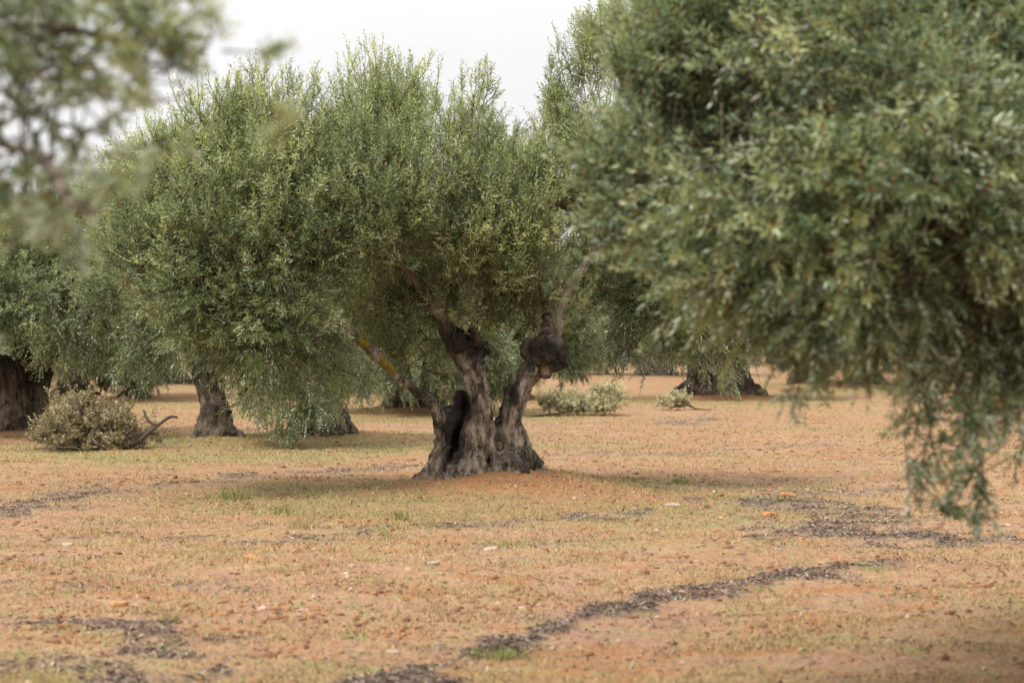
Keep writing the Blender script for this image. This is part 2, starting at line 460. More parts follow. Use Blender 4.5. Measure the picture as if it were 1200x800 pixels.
# ------------------------------------------------------------------ tubes / trunks
def tube(pts, rad, k=8):
    pts = np.asarray(pts, float); rad = np.asarray(rad, float)
    # resample smooth
    n = len(pts); 
    if n > 2:
        t = np.linspace(0, n - 1, (n - 1) * 4 + 1); i = np.clip(t.astype(int), 0, n - 2); f = (t - i)[:, None]
        p0 = pts[np.maximum(i - 1, 0)]; p1 = pts[i]; p2 = pts[i + 1]; p3 = pts[np.minimum(i + 2, n - 1)]
        q = .5 * ((2 * p1) + (-p0 + p2) * f + (2 * p0 - 5 * p1 + 4 * p2 - p3) * f ** 2 + (-p0 + 3 * p1 - 3 * p2 + p3) * f ** 3)
        rad = np.interp(t, np.arange(n), rad); pts = q
    n = len(pts)
    T = norm(np.gradient(pts, axis=0)); ref = np.array([.3, .9, .2]); 
    A = norm(np.cross(T, ref)); B = np.cross(T, A)
    th = np.linspace(0, 2 * np.pi, k, endpoint=False)
    V = pts[:, None] + rad[:, None, None] * (np.cos(th)[None, :, None] * A[:, None] + np.sin(th)[None, :, None] * B[:, None])
    V = V.reshape(-1, 3); i = np.arange(n * k).reshape(n, k); j = np.roll(i, -1, 1)
    Fq = np.stack([i[:-1], j[:-1], j[1:], i[1:]], -1).reshape(-1, 4)
    V = np.concatenate([V, pts[:1] - T[:1] * rad[0] * .5, pts[-1:] + T[-1:] * rad[-1] * .5])
    c0 = np.stack([np.roll(i[0], -1), i[0], np.full(k, n * k)], -1); c1 = np.stack([i[-1], np.roll(i[-1], -1), np.full(k, n * k + 1)], -1)
    return V, Fq, np.concatenate([c0, c1])

def join(parts):
    Vs, Q, Tt, off = [], [], [], 0
    for V, q, t in parts:
        Vs.append(V); Q.append(q + off); Tt.append(t + off); off += len(V)
    return np.concatenate(Vs), np.concatenate(Q), np.concatenate(Tt)

def ball(c, r, k=0):
    V, Fa = ico(2); V = V * np.asarray(r) + np.asarray(c)
    return V, np.zeros((0, 4), int), Fa

def remeshed(parts, voxel, name, mats, rough=1.0, tintf=None, seed=0.0, gallk=0.0):
    V, q, t = join(parts)
    me = mesh_from(name, V, [(q, 0), (t, 0)], mats)
    o = bpy.data.objects.new('remesh_work', me); COL.objects.link(o)
    md = o.modifiers.new('r', 'REMESH'); md.mode = 'VOXEL'; md.voxel_size = voxel
    s = o.modifiers.new('s', 'SMOOTH'); s.iterations = 3; s.factor = .5
    dg = bpy.context.evaluated_depsgraph_get(); dg.update()
    ev = o.evaluated_get(dg); m2 = bpy.data.meshes.new_from_object(ev)
    bpy.data.objects.remove(o); bpy.data.meshes.remove(me)
    n = len(m2.vertices); co = np.empty(n * 3, np.float32); m2.vertices.foreach_get('co', co); co = co.reshape(-1, 3).astype(float)
    no = np.empty(n * 3, np.float32); m2.vertex_normals.foreach_get('vector', no); no = no.reshape(-1, 3)
    z = co[:, 2:3]
    st = np.concatenate([co[:, :2] + .12 * np.sin(z * 3 + seed), z * .28], 1)
    ridge = 1 - np.abs(fbm(st * 7 + seed, 3)) * 2.2
    lump = fbm(co * 4.5 + seed, 3); fine = fbm(co * 22 + seed, 2)
    lowz = np.clip(1.25 - (co[:, 2] - co[:, 2].min()) / .9, .25, 1)
    if tintf is not None: lowz = np.maximum(lowz, np.clip(tintf(co)[0], 0, 1) * gallk)
    ridge2 = 1 - np.abs(fbm(np.concatenate([co[:, :2], z * .35], 1) * 19 + seed, 2)) * 2.6
    pits = np.clip(fbm(co * 9 + 7 + seed, 2) - .22, 0, 1)
    d = rough * (.050 * (ridge - .45) * lowz + .013 * ridge2 * lowz + .075 * lump * lowz + .016 * fine * (1 + gallk * (lowz > .9)) - .12 * pits * lowz)
    co2 = co + no * d[:, None]
    m2.vertices.foreach_set('co', co2.astype(np.float32).ravel())
    m2.polygons.foreach_set('use_smooth', np.ones(len(m2.polygons), bool))
    for mm in mats: 
        if mm.name not in m2.materials: m2.materials.append(mm)
    ti = np.zeros((n, 4)); ti[:, 3] = 1
    if tintf is not None:
        tt = tintf(co)
        for i_, q_ in enumerate(tt): ti[:, i_] = q_
    a = m2.attributes.new('tint', 'FLOAT_COLOR', 'POINT'); a.data.foreach_set('color', ti.astype(np.float32).ravel())
    m2.name = name; m2.update()
    return m2

# ------------------------------------------------------------------ foliage
def foliage(name, lumps, ntwig, seed, mats, leaf=(.055, .011), K=7, shoots=7, twigL=.42, shootL=.2, gap=-.25, rust=1.0, spread=.75):
    """lumps: (centre, radii, up, young, weight, long). Leaves in opposite pairs on shoots on twigs."""
    rg = np.random.default_rng(seed)
    C = np.array([l[0] for l in lumps], float); Rr = np.array([l[1] if np.ndim(l[1]) else (l[1],) * 3 for l in lumps], float)
    up = np.array([l[2] for l in lumps], float); yg_lit = np.array([l[3] for l in lumps], float)
    wt = np.array([l[4] if len(l) > 4 else 1. for l in lumps]); lg = np.array([l[5] if len(l) > 5 else 1. for l in lumps])
    pr = wt * np.maximum(np.prod(Rr, 1), .13 ** 3) ** .8 * np.where(Rr.mean(1) < .2, 1.8, 1); pr /= pr.sum()
    n0 = int(ntwig * 1.9); li = rg.choice(len(lumps), n0, p=pr)
    u = norm(rg.normal(0, 1, (n0, 3)))
    rr = rg.random(n0) ** .42
    shape = 1 + .38 * fbm(u * 1.9 + li[:, None] * 7.7 + seed, 2) * 1.3
    p0 = C[li] + Rr[li] * u * (rr * shape)[:, None]
    g = fbm(p0 * 1.5 + seed * 3.1, 2) + .5 * vnoise(p0 * 4.2 + seed)
    g = g + 2.0 * (Rr.mean(1)[li] < .075)
    kp = np.where(g > gap)[0][:ntwig]; li, u, p0, rr = li[kp], u[kp], p0[kp], rr[kp]; n = len(kp)
    # above ground
    ok = p0[:, 2] > H0(p0[:, 0], p0[:, 1]) + .12 if OFF is None else p0[:, 2] > .12
    li, u, p0, rr = li[ok], u[ok], p0[ok], rr[ok]; n = len(li)
    U = up[li]; LG = lg[li]
    d = norm(u * .8 + np.stack([0 * U, 0 * U, U], -1) + rg.normal(0, .42, (n, 3)))
    SZ = np.clip(Rr.mean(1)[li] / .5, .35, 1)
    TL = twigL * rg.uniform(.6, 1.25, n) * LG * SZ
    p0 = p0 - d * (TL * np.where(rr > .6, .75, .3))[:, None]
    # twig points & shoots
    ts = rg.uniform(.05, 1, (n, shoots)); ts[:, 0] = .97
    bend = np.stack([0 * U, 0 * U, np.where(U > 0, .22, np.clip(.02 + .33 * U, -.4, 0)) + 0 * U], -1)
    def tp(t): return p0[:, None] + (d * TL[:, None])[:, None] * t[..., None] + (bend * TL[:, None])[:, None] * (t ** 2)[..., None]
    sp = tp(ts)
    td = norm(d[:, None] + 2 * bend[:, None] * ts[..., None])
    perp = norm(np.cross(td, rg.normal(0, 1, (n, shoots, 3))))
    sd = norm(td * .75 + perp * spread * (1 - .8 * (ts > .96))[..., None] + np.stack([0 * ts, 0 * ts, (.3 * np.clip(U, -1, 1))[:, None] + 0 * ts], -1))
    SL = shootL * rg.uniform(.6, 1.25, (n, shoots)) * (LG[:, None] ** .7) * (SZ[:, None] ** .5)
    S = n * shoots
    sp = sp.reshape(S, 3); sd = sd.reshape(S, 3); SL = SL.reshape(S)
    sb = np.repeat(bend, shoots, 0) * .5
    tk = (np.arange(K) + .6) / K
    Ppos = sp[:, None] + (sd * SL[:, None])[:, None] * tk[None, :, None] + (sb * SL[:, None])[:, None] * (tk ** 2)[None, :, None]
    tan = norm(sd[:, None] + 2 * sb[:, None] * tk[None, :, None])
    rv = norm(rg.normal(0, 1, (S, 1, 3)))
    A = norm(np.cross(tan, rv)); B = np.cross(tan, A)
    alt = (np.arange(K) % 2)[None, :, None]
    side = np.where(alt == 0, A, B)
    side = np.stack([side, -side], 2)                       # S,K,2,3
    side = norm(side + rg.normal(0, .48, side.shape))
    ang = np.radians(rg.uniform(28, 62, side.shape[:3]))[..., None]
    T4 = tan[:, :, None]
    ld = norm(T4 * np.cos(ang) + side * np.sin(ang) + np.array([0, 0, -.12]))
    nn = norm(np.cross(ld, np.cross(T4 + 0 * ld, ld)))       # towards the shoot tip = upper face
    ws = norm(np.cross(nn, ld))
    ln = (leaf[0] * rg.uniform(.7, 1.2, side.shape[:3]) * (1.05 - .35 * tk[None, :, None]))[..., None]
    wd = (leaf[1] * rg.uniform(.8, 1.2, side.shape[:3]))[..., None]
    b0 = Ppos[:, :, None] + 0 * ld
    v0 = b0; v2 = b0 + ld * ln - nn * ln * rg.uniform(-.1, .2, ln.shape); mid = b0 + ld * ln * .5
    v1 = mid + ws * wd * .5 + nn * wd * .22; v3 = mid - ws * wd * .5 + nn * wd * .22
    L = S * K * 2
    V = np.stack([v0, v3, v2, v1], 3).reshape(-1, 3)
    # drop random leaves
    fa = np.arange(L * 4).reshape(L, 4)
    twr = np.clip(.5 + .35 * rg.normal(0, 1, n) * .6 + .9 * fbm(p0 * 1.9 + 3 + seed, 2), 0, 1); Y = np.clip(yg_lit[li] + .55 * fbm(p0 * 2.3 + 9 + seed, 2), 0, 1.3)
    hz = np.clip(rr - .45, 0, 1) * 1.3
    young_lit = np.clip(Y * (hz * 1.3 + .25) + rg.normal(0, .16, n), 0, 1)
    yy = np.repeat(np.repeat(young_lit, shoots)[:, None] + rg.normal(0, .06, (S, 1)), K * 2, 1).reshape(-1)
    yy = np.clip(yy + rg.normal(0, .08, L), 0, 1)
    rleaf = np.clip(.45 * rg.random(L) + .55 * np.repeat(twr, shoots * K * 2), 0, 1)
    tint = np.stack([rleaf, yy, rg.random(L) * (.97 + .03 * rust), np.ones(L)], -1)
    col = np.repeat(tint, 4, 0)
    # stems: crossed ribbons
    def ribbons(a, b, w):
        dd = norm(b - a); s1 = norm(np.cross(dd, rg.normal(0, 1, a.shape))) * w; s2 = np.cross(dd, s1)
        VV = np.stack([a - s1, a + s1, b + s1 * .5, b - s1 * .5, a - s2, a + s2, b + s2 * .5, b - s2 * .5], 1).reshape(-1, 3)
        return VV
    e0 = tp(np.zeros((n, 1)))[:, 0]; e1 = tp(np.full((n, 1), .5))[:, 0]; e2 = tp(np.ones((n, 1)))[:, 0]
    inward = e0 - d * (.3 * SZ ** 1.5)[:, None]
    R1 = ribbons(np.concatenate([inward, e0, e1]), np.concatenate([e0, e1, e2]), .0042)
    R2 = ribbons(sp, Ppos[:, -1], .0016)
    RV = np.concatenate([R1, R2]); nr = len(RV) // 4
    fr = np.arange(len(RV)).reshape(nr, 4) + len(V)
    V = np.concatenate([V, RV]); col = np.concatenate([col, np.tile([.5, 0, 0, 1], (len(RV), 1))])
    if OFF is not None: pass
    me = mesh_from(name, V, [(fa, 0), (fr, 1)], mats, col=col)
    return me

def shift(me, off):
    n = len(me.vertices); co = np.empty(n * 3, np.float32); me.vertices.foreach_get('co', co)
    co = co.reshape(-1, 3) - np.asarray(off, np.float32); me.vertices.foreach_set('co', co.ravel()); me.update()
    return me
OFF = None

# ------------------------------------------------------------------ main olive tree
D = 24.0; s_ = D / F
mz = float(H0(np.array([MAIN[0]]), np.array([MAIN[1]]))[0]) - .02
def mp(px, py, dz=0.0): 
    p = P(px, py, D); p[1] += dz; return p
def mt(pts, k=12):   # pts: (px,py,r_px,depth off)
    return tube([mp(a, b, e) for a, b, c, e in pts], [c * s_ * (.73 if c > 11 else .86) for a, b, c, e in pts], k)
parts = [
    # middle stem
    mt([(552, 572, 30, 0), (556, 545, 27, -.02), (561, 512, 22, -.05), (563, 475, 19, -.05), (558, 445, 18, -.03), (549, 424, 19, 0), (540, 408, 17, .02), (531, 396, 11, .03)]),
    # left leaning charred shell
    mt([(506, 572, 20, .05), (514, 548, 19, .05), (520, 515, 18, .08), (528, 488, 17, .08), (538, 470, 13, .1), (547, 462, 8, .1)]),
    mt([(530, 560, 26, .15), (536, 520, 20, .2), (545, 480, 15, .2)]),
    # right stem
    mt([(602, 575, 30, .05), (598, 548, 28, .05), (592, 515, 21, .05), (597, 488, 18, .05), (606, 462, 18, .05), (618, 440, 18, .05), (632, 424, 19, .05)]),
    # gall
    ball(mp(634, 412, .03), (.17, .17, .13)), ball(mp(650, 404, .0), (.09, .11, .09)), ball(mp(654, 418, .02), (.08, .10, .10)), ball(mp(646, 428, -.03), (.08, .09, .08)), ball(mp(628, 402, -.08), (.08, .07, .06)), ball(mp(640, 416, -.13), (.08, .07, .08)), ball(mp(626, 420, -.1), (.07, .07, .07)), ball(mp(618, 414, .0), (.06, .07, .06)), ball(mp(643, 398, .05), (.07, .07, .05)), ball(mp(622, 406, .05), (.1, .12, .09)), ball(mp(640, 432, 0), (.08, .1, .1)),
    # knuckle on the middle stem
    ball(mp(538, 402, .02), (.15, .16, .12)), ball(mp(566, 408, .08), (.09, .1, .06)), ball(mp(552, 425, -.04), (.13, .12, .15)), ball(mp(598, 520, -.02), (.15, .14, .24)), ball(mp(612, 535, .0), (.13, .13, .16)),
    mt([(548, 575, 9, -.42), (556, 545, 8, -.30), (566, 510, 7, -.22), (572, 475, 6, -.19), (568, 445, 5, -.17), (560, 425, 4, -.16)], 8),
    mt([(530, 578, 9, -.40), (542, 548, 8, -.26), (550, 515, 7, -.20), (552, 480, 6, -.19), (546, 440, 5, -.15)], 8),
    mt([(566, 582, 9, -.45), (562, 556, 8, -.36), (554, 525, 7, -.24), (561, 490, 6, -.21), (563, 450, 5, -.18)], 8),
    mt([(578, 580, 9, -.40), (584, 552, 9, -.28), (578, 522, 8, -.18), (574, 495, 6, -.12)], 8),
    mt([(604, 575, 9, -.38), (600, 548, 8, -.26), (592, 515, 7, -.18), (600, 485, 6, -.16), (612, 455, 6, -.15), (626, 430, 5, -.14)], 8),
    mt([(622, 572, 8, -.28), (614, 545, 8, -.20), (604, 518, 7, -.14), (608, 485, 6, -.12), (620, 455, 5, -.12)], 8),
    mt([(508, 575, 7, -.22), (518, 545, 7, -.14), (524, 510, 6, -.10), (532, 485, 5, -.06)], 8),
    # root flares
    mt([(552, 488, 7, -.14), (545, 530, 14, -.2), (530, 552, 13, -.32), (514, 572, 9, -.42)], 8), mt([(562, 480, 7, -.15), (560, 530, 13, -.22), (556, 556, 13, -.38), (550, 578, 9, -.5)], 8),
    mt([(522, 495, 7, 0), (515, 535, 12, -.02), (500, 558, 10, -.05), (482, 572, 6, -.1)], 8), mt([(598, 480, 7, -.12), (600, 530, 14, -.15), (612, 550, 14, -.25), (628, 568, 9, -.3)], 8),
    mt([(600, 480, 7, .08), (612, 525, 13, .08), (628, 545, 12, .1), (648, 562, 7, .1)], 8), mt([(580, 500, 8, -.02), (580, 540, 15, -.1), (582, 560, 16, -.25), (584, 580, 10, -.35)], 8),
    mt([(560, 540, 24, .25), (556, 575, 22, .4)], 8), mt([(600, 540, 22, .25), (606, 575, 20, .4)], 8),
]
limbs = [
    [(520, 520, 10, .0), (515, 490, 10, -.05), (508, 474, 9, -.1), (492, 460, 8, -.15), (468, 440, 8, -.25), (440, 412, 8, -.35), (412, 388, 7.5, -.45), (385, 368, 6, -.5), (340, 340, 5, -.4), (290, 300, 3.5, -.2)],
    [(540, 415, 14, 0), (527, 396, 12, 0), (523, 378, 10, -.05), (508, 354, 9, -.12), (488, 330, 9, -.2), (460, 300, 8, -.25), (425, 262, 7, -.3), (380, 215, 5, -.2), (340, 170, 3.5, 0)],
    [(550, 415, 10, .05), (554, 395, 8, .05), (556, 370, 6, 0), (552, 335, 7, -.05), (549, 300, 7, -.1), (535, 270, 6, -.1), (525, 235, 5, 0), (545, 170, 3.5, .1), (555, 110, 2.5, .1)],
    [(556, 405, 6, -.1), (557, 385, 3.5, -.15), (562, 355, 3, -.2), (572, 325, 3, -.2), (590, 280, 2.5, -.1)],
    [(640, 410, 12, .05), (652, 392, 9, .05), (655, 372, 8, .0), (660, 350, 8, -.05), (675, 325, 8, -.15), (695, 300, 7.5, -.2), (716, 280, 6.5, -.2), (750, 250, 5, -.1), (790, 200, 3.5, 0)],
    [(640, 405, 8, .2), (640, 360, 6, .5), (630, 300, 5, .8), (640, 220, 4, .9), (670, 150, 3, .9)],
    [(535, 400, 9, .2), (500, 360, 7, .6), (450, 310, 6, .9), (400, 260, 5, 1.1), (330, 230, 4, 1.2)],
]
def main_tint(co):
    px = co[:, 0] / D * F + 600; py = HY + (CZ - co[:, 2]) / D * F      # positions on the trunk in rows/columns of its own elevation
    n = fbm(co * 6, 3) * 12
    def blob(cx, cy, rx, ry): return np.clip(1.6 - np.hypot((px + n - cx) / rx, (py + n - cy) / ry) * 1.2, 0, 1)
    ch = np.maximum.reduce([blob(538, 478, 22, 26), blob(530, 512, 14, 38), blob(638, 412, 30, 20), blob(655, 425, 14, 16), blob(540, 398, 26, 22), blob(600, 460, 9, 12), blob(562, 410, 16, 20)])
    ye = np.maximum.reduce([blob(412, 388, 14, 10), blob(430, 400, 12, 9), blob(455, 425, 16, 12), blob(549, 305, 8, 14), blob(527, 258, 8, 8), blob(640, 435, 6, 8)])
    pale = np.clip(1.4 - np.abs((px - 655) - np.clip(350 - py, 0, 200) * .85) / 14, 0, 1) * np.clip((395 - py) / 15, 0, 1) * np.clip((px - 640) / 8, 0, 1)
    return ch * .96, ye, pale * .8
root = thing('olive_tree', (MAIN[0], MAIN[1], mz), 'old gnarled olive tree with forked split trunk, standing alone in sharp focus at the centre', 'olive tree')
OR = np.array([MAIN[0], MAIN[1], mz])
tm = remeshed(parts + [mt([(a, b, (c * .86 if i else c), e) for i, (a, b, c, e) in enumerate(l)], 8) for l in limbs], .0135, 'trunk', [M['bark']], rough=1.0, tintf=main_tint, seed=2.0, gallk=1.0)
link('trunk', shift(tm, OR), root)

def lp(px, py, r, dz, up=.5, yg_lit=.3, w=1., lg=1., d=D, sq=(1, 1, 1)):
    c = P(px, py, d + dz); return (c, (r * sq[0], r * 1.15 * sq[1], r * sq[2]), up, yg_lit, w, lg)
ML = [  # higher values on the top lumps paint sunlight into young leaf colour
    lp(205, 215, .62, .1, .6, .55), lp(255, 170, .55, -.1, .8, .75), lp(330, 160, .60, -.2, .9, .75), lp(370, 140, .42, .2, 1.1, .6, 1, 1.),
    lp(430, 150, .62, .0, 1.0, .5), lp(475, 140, .36, -.2, 1.1, .5, 1, 1.), lp(552, 118, .28, .0, 1.1, .5, 1.3, .9), lp(505, 118, .24, -.2, 1.1, .5, 1.2, .9), lp(450, 118, .22, 0, 1.1, .5, 1., .9), lp(560, 160, .42, .1, .9, .35),
    lp(520, 190, .55, -.3, .9, .35), lp(600, 190, .35, .5, .9, .2, .7), lp(652, 165, .42, .2, .9, .45, 1., 1.), lp(690, 110, .42, .3, 1.2, .4, 1., 1.1), lp(712, 60, .34, .5, 1., .45, 1.1, 1.), lp(750, 40, .34, .6, 1., .4, 1.1, 1.), lp(690, 160, .5, .2, .8, .4, 1.1), lp(650, 110, .26, .4, 1.2, .4, .8, 1.), lp(670, 210, .5, .3, .7, .35),
    lp(745, 160, .5, .6, .9, .2), lp(770, 230, .6, .8, .5, .15),
    lp(250, 265, .8, -.5, .5, .2, 1.2), lp(340, 250, .8, -.7, .5, .28, 1.2), lp(440, 235, .75, -.7, .6, .3, 1.2), lp(400, 290, .55, -.5, .4, .3),
    lp(530, 255, .6, -.5, .8, .42, 1.0, 1.2), lp(590, 250, .55, -.3, .9, .45, 1., 1.2), lp(650, 240, .55, .1, .6, .2), lp(700, 240, .55, .5, .6, .15),
    lp(735, 310, .6, .6, .1, .15, 1.3), lp(790, 350, .55, .5, -.4, .08, 1.6), lp(765, 390, .42, .4, -.7, .05, 1.8), lp(820, 395, .42, .4, -.7, .05, 1.8), lp(730, 385, .28, .4, -.7, .08, 1.3), lp(735, 425, .12, .3, -.9, .1, .5), lp(790, 430, .2, .3, -.9, .05, 1.2), lp(850, 420, .25, .4, -.8, .05, 1.2), lp(700, 330, .35, .2, .2, .2, 1.0),
    lp(180, 300, .6, -.2, .1, .2, .9), lp(240, 350, .65, -.6, -.1, .2, 1.1), lp(330, 340, .7, -.7, .1, .22, 1.2), lp(300, 410, .5, -.6, -.4, .2, 1.1), lp(370, 400, .5, -.3, -.2, .15),
    lp(470, 330, .55, .8, .5, .3), lp(440, 380, .45, .9, .3, .25), lp(400, 430, .4, .8, -.3, .2), lp(590, 330, .5, .9, .6, .3), lp(620, 370, .35, 1.1, .4, .25), lp(540, 330, .4, 1.0, .6, .3),
    lp(500, 400, .35, 1.2, .2, .2, .8), lp(470, 345, .30, -.4, .5, .3, .9), lp(480, 425, .26, .3, .2, .2, 1.), lp(512, 335, .22, -.6, .5, .35, 1.1), lp(430, 380, .24, -.7, .2, .3, .8), lp(535, 360, .3, -.3, .5, .3, 1.), lp(650, 330, .22, -.5, .5, .3, .7), lp(600, 300, .42, -.4, .7, .4, 1.), lp(530, 310, .35, -.5, .6, .35, .9), lp(450, 300, .4, -.6, .4, .35, .9), lp(615, 345, .26, -.1, .5, .35, .7), lp(440, 350, .3, -.5, .2, .3, .8), lp(650, 350, .2, -.1, .4, .3, .5), lp(610, 400, .2, .5, .3, .3, .6),
    lp(640, 340, .3, .5, .6, .3, .8), lp(685, 350, .3, .8, .3, .2, .8), lp(455, 400, .3, .3, .1, .2, .7), lp(420, 360, .3, -.5, .3, .25, .6), lp(575, 370, .25, .6, .5, .3, .8), lp(520, 350, .3, .7, .5, .3), lp(500, 290, .4, 1.4, .3, .2), lp(600, 420, .22, .9, .1, .2, .5),
    lp(350, 210, .9, 1.2, .4, .2, .8), lp(500, 200, .9, 1.4, .4, .2, .8), lp(640, 230, .8, 1.5, .4, .2, .7), lp(250, 300, .8, .9, .2, .2, .7),
]
OFF = None
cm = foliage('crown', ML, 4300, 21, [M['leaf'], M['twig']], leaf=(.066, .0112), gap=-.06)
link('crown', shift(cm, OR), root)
print('main crown', len(cm.polygons))

# ------------------------------------------------------------------ right near tree (trunk outside the frame)
ND = 10.5
nb = np.array([3.35, 11.6, 0.]); nb[2] = float(H0(nb[:1], nb[1:2])[0])
root = thing('olive_tree', nb, 'large blurred olive tree close to the viewer filling the right side with hanging sprigs', 'olive tree')
def rp(px, py, r, d, up=.1, yg_lit=.2, w=1., lg=1., sq=(1, 1, 1)): return (P(px, py, d), (r * sq[0], r * sq[1], r * sq[2]), up, yg_lit, w, lg)
RL = [
    rp(815, 60, .30, 10.8, .6, .35), rp(820, 150, .40, 10.6, .3, .35), rp(775, 215, .33, 10.4, .1, .3), rp(860, 230, .5, 10.2, .0, .3), rp(870, 10, .40, 11.5, .6, .25, .8),
    rp(900, 90, .55, 10.6, .2, .2), rp(950, 20, .6, 10.8, .3, .2), rp(1010, 130, .55, 10.0, .0, .2), rp(960, 250, .55, 9.9, -.1, .25), rp(860, 265, .30, 10.0, -.2, .3),
    rp(950, 285, .32, 9.8, -.3, .25), rp(1060, 250, .6, 9.8, -.1, .2), rp(1070, 300, .42, 9.8, -.3, .2), rp(1100, 60, .6, 10.8, .1, .2), rp(1180, 160, .6, 10.4, .0, .2), rp(900, 160, .4, 10.3, .1, .35), rp(840, 110, .35, 10.5, .3, .35), rp(770, 60, .20, 10.8, .6, .4, .9), rp(765, 150, .22, 10.5, .3, .4, .9),
    rp(1160, 290, .6, 10.0, -.3, .15), rp(1150, 355, .36, 9.9, -.5, .1), rp(1080, 385, .18, 9.8, -.7, .1), rp(1210, 360, .42, 10.2, -.4, .1), rp(985, 350, .2, 9.7, -.6, .15, .7),
    rp(900, 325, .20, 10.0, -.5, .25, .7), rp(1000, 0, .7, 12.5, .3, .1), rp(1150, -30, .7, 12, .3, .1), rp(1150, 460, .16, 9.7, -1.1, .1, .8),
    rp(1150, 200, .9, 12.2, .1, .1, .6), rp(960, 200, .6, 11.6, .1, .1, .6),
    rp(790, 10, .20, 10.9, .6, .4, .8), rp(750, 110, .18, 10.6, .3, .4, .7), rp(722, 180, .16, 10.4, .2, .4, .7), rp(712, 235, .14, 10.3, .0, .4, .6), 
    # outside the frame
    rp(1350, 100, .9, 11, .2, .2, .5), rp(1350, 330, .8, 10.6, -.2, .2, .5), rp(1500, 0, 1.1, 12, .3, .2, .5), rp(1500, 250, 1.0, 12, .1, .2, .5), rp(1350, -150, 1.2, 12, .5, .2, .5), rp(1100, -150, 1.0, 11.6, .6, .2, .5),
    rp(1700, 100, 1.0, 12, .1, .2, .4), rp(1650, 350, .8, 11.5, -.2, .2, .4), rp(930, -80, .7, 11.6, .6, .2, .6),
]
HANG = [[(1060, 420, 9.8), (1085, 470, 9.7), (1095, 530, 9.6), (1112, 590, 9.5), (1095, 632, 9.5)], [(1110, 430, 9.7), (1140, 490, 9.55), (1150, 540, 9.5), (1158, 592, 9.5)], [(1095, 530, 9.6), (1070, 556, 9.5), (1045, 560, 9.5)],
        [(1150, 540, 9.5), (1128, 575, 9.5), (1120, 590, 9.5)], [(1170, 430, 9.8), (1180, 480, 9.7), (1172, 525, 9.65)], [(915, 390, 9.8), (936, 440, 9.7), (930, 480, 9.7)], [(1010, 420, 9.8), (1022, 465, 9.7)]]
for hl in HANG:
    for a, b in zip(hl[:-1], hl[1:]):
        m_ = max(2, int(math.dist(a[:2], b[:2]) / 16))
        for k in range(m_):
            t = k / m_; q = [a[i] + (b[i] - a[i]) * t for i in range(3)]
            RL.append(rp(q[0], q[1], .055, q[2], -.35, .12, .045, 1.15))
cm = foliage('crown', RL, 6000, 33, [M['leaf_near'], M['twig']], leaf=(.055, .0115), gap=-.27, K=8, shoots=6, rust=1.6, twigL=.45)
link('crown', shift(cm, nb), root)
thin_tubes = []
def w3(px, py, d): return P(px, py, d)
tr_parts = [tube([nb + [0, 0, -.15], nb + [.05, 0, .4], nb + [-.05, -.1, .9], nb + [-.1, -.1, 1.3]], [.42, .30, .24, .2], 12), tube([nb + [.3, .1, -.1], nb + [.3, .1, .5], nb + [.5, .2, 1.3]], [.3, .22, .16], 12)]
for pl in ([(1400, 80, 11.4), (1290, 60, 11.0), (1180, 130, 10.6), (1165, 95, 10.5), (1120, 95, 10.4), (1060, 90, 10.3), (980, 130, 10.2)],
           [(1400, 80, 11.4), (1300, 200, 10.7), (1190, 150, 10.5), (1120, 250, 10.2), (1060, 330, 10.0), (1060, 420, 9.8)],
           [(1180, 130, 10.6), (1090, 0, 10.9), (950, -50, 11.2)], *HANG, [(1060, 330, 10), (1110, 430, 9.7)], [(1060, 330, 10), (1170, 430, 9.8)], [(960, 310, 9.9), (1010, 420, 9.8)], [(930, 320, 9.9), (915, 390, 9.8)], [(1120, 250, 10.2), (1000, 220, 10.1), (900, 200, 10.3), (850, 185, 10.4), (800, 140, 10.6)],
           [(1000, 220, 10.1), (920, 290, 9.9), (870, 260, 10.1), (840, 320, 10.)], [(1430, 60, 11.6), (1550, -50, 12), (1700, 50, 12)], [(1400, 80, 11.4), (1350, -100, 11.8), (1200, -150, 11.9)]):
    thin = pl[0][1] >= 300
    k = len(pl); first = nb + [-.1, -.1, 1.2]
    pts = ([first] if pl[0][0] >= 1400 else []) + [w3(*p) for p in pl]
    r = np.linspace(.0045, .0022, len(pts)) if thin else np.linspace(.085 if pl[0][0] >= 1400 else .035, .012, len(pts))
    if thin: thin_tubes.append(tube(pts, r, 6)); continue
    tr_parts.append(tube(pts, r, 8))
tm = remeshed(tr_parts, .022, 'trunk', [M['bark']], rough=.5, seed=5.)
link('trunk', shift(tm, nb), root)
for V, q, t in thin_tubes:
    me = mesh_from('branch', V, [(q, 0), (t, 0)], [M['stick']], smooth=True); link('branch', shift(me, nb), root)

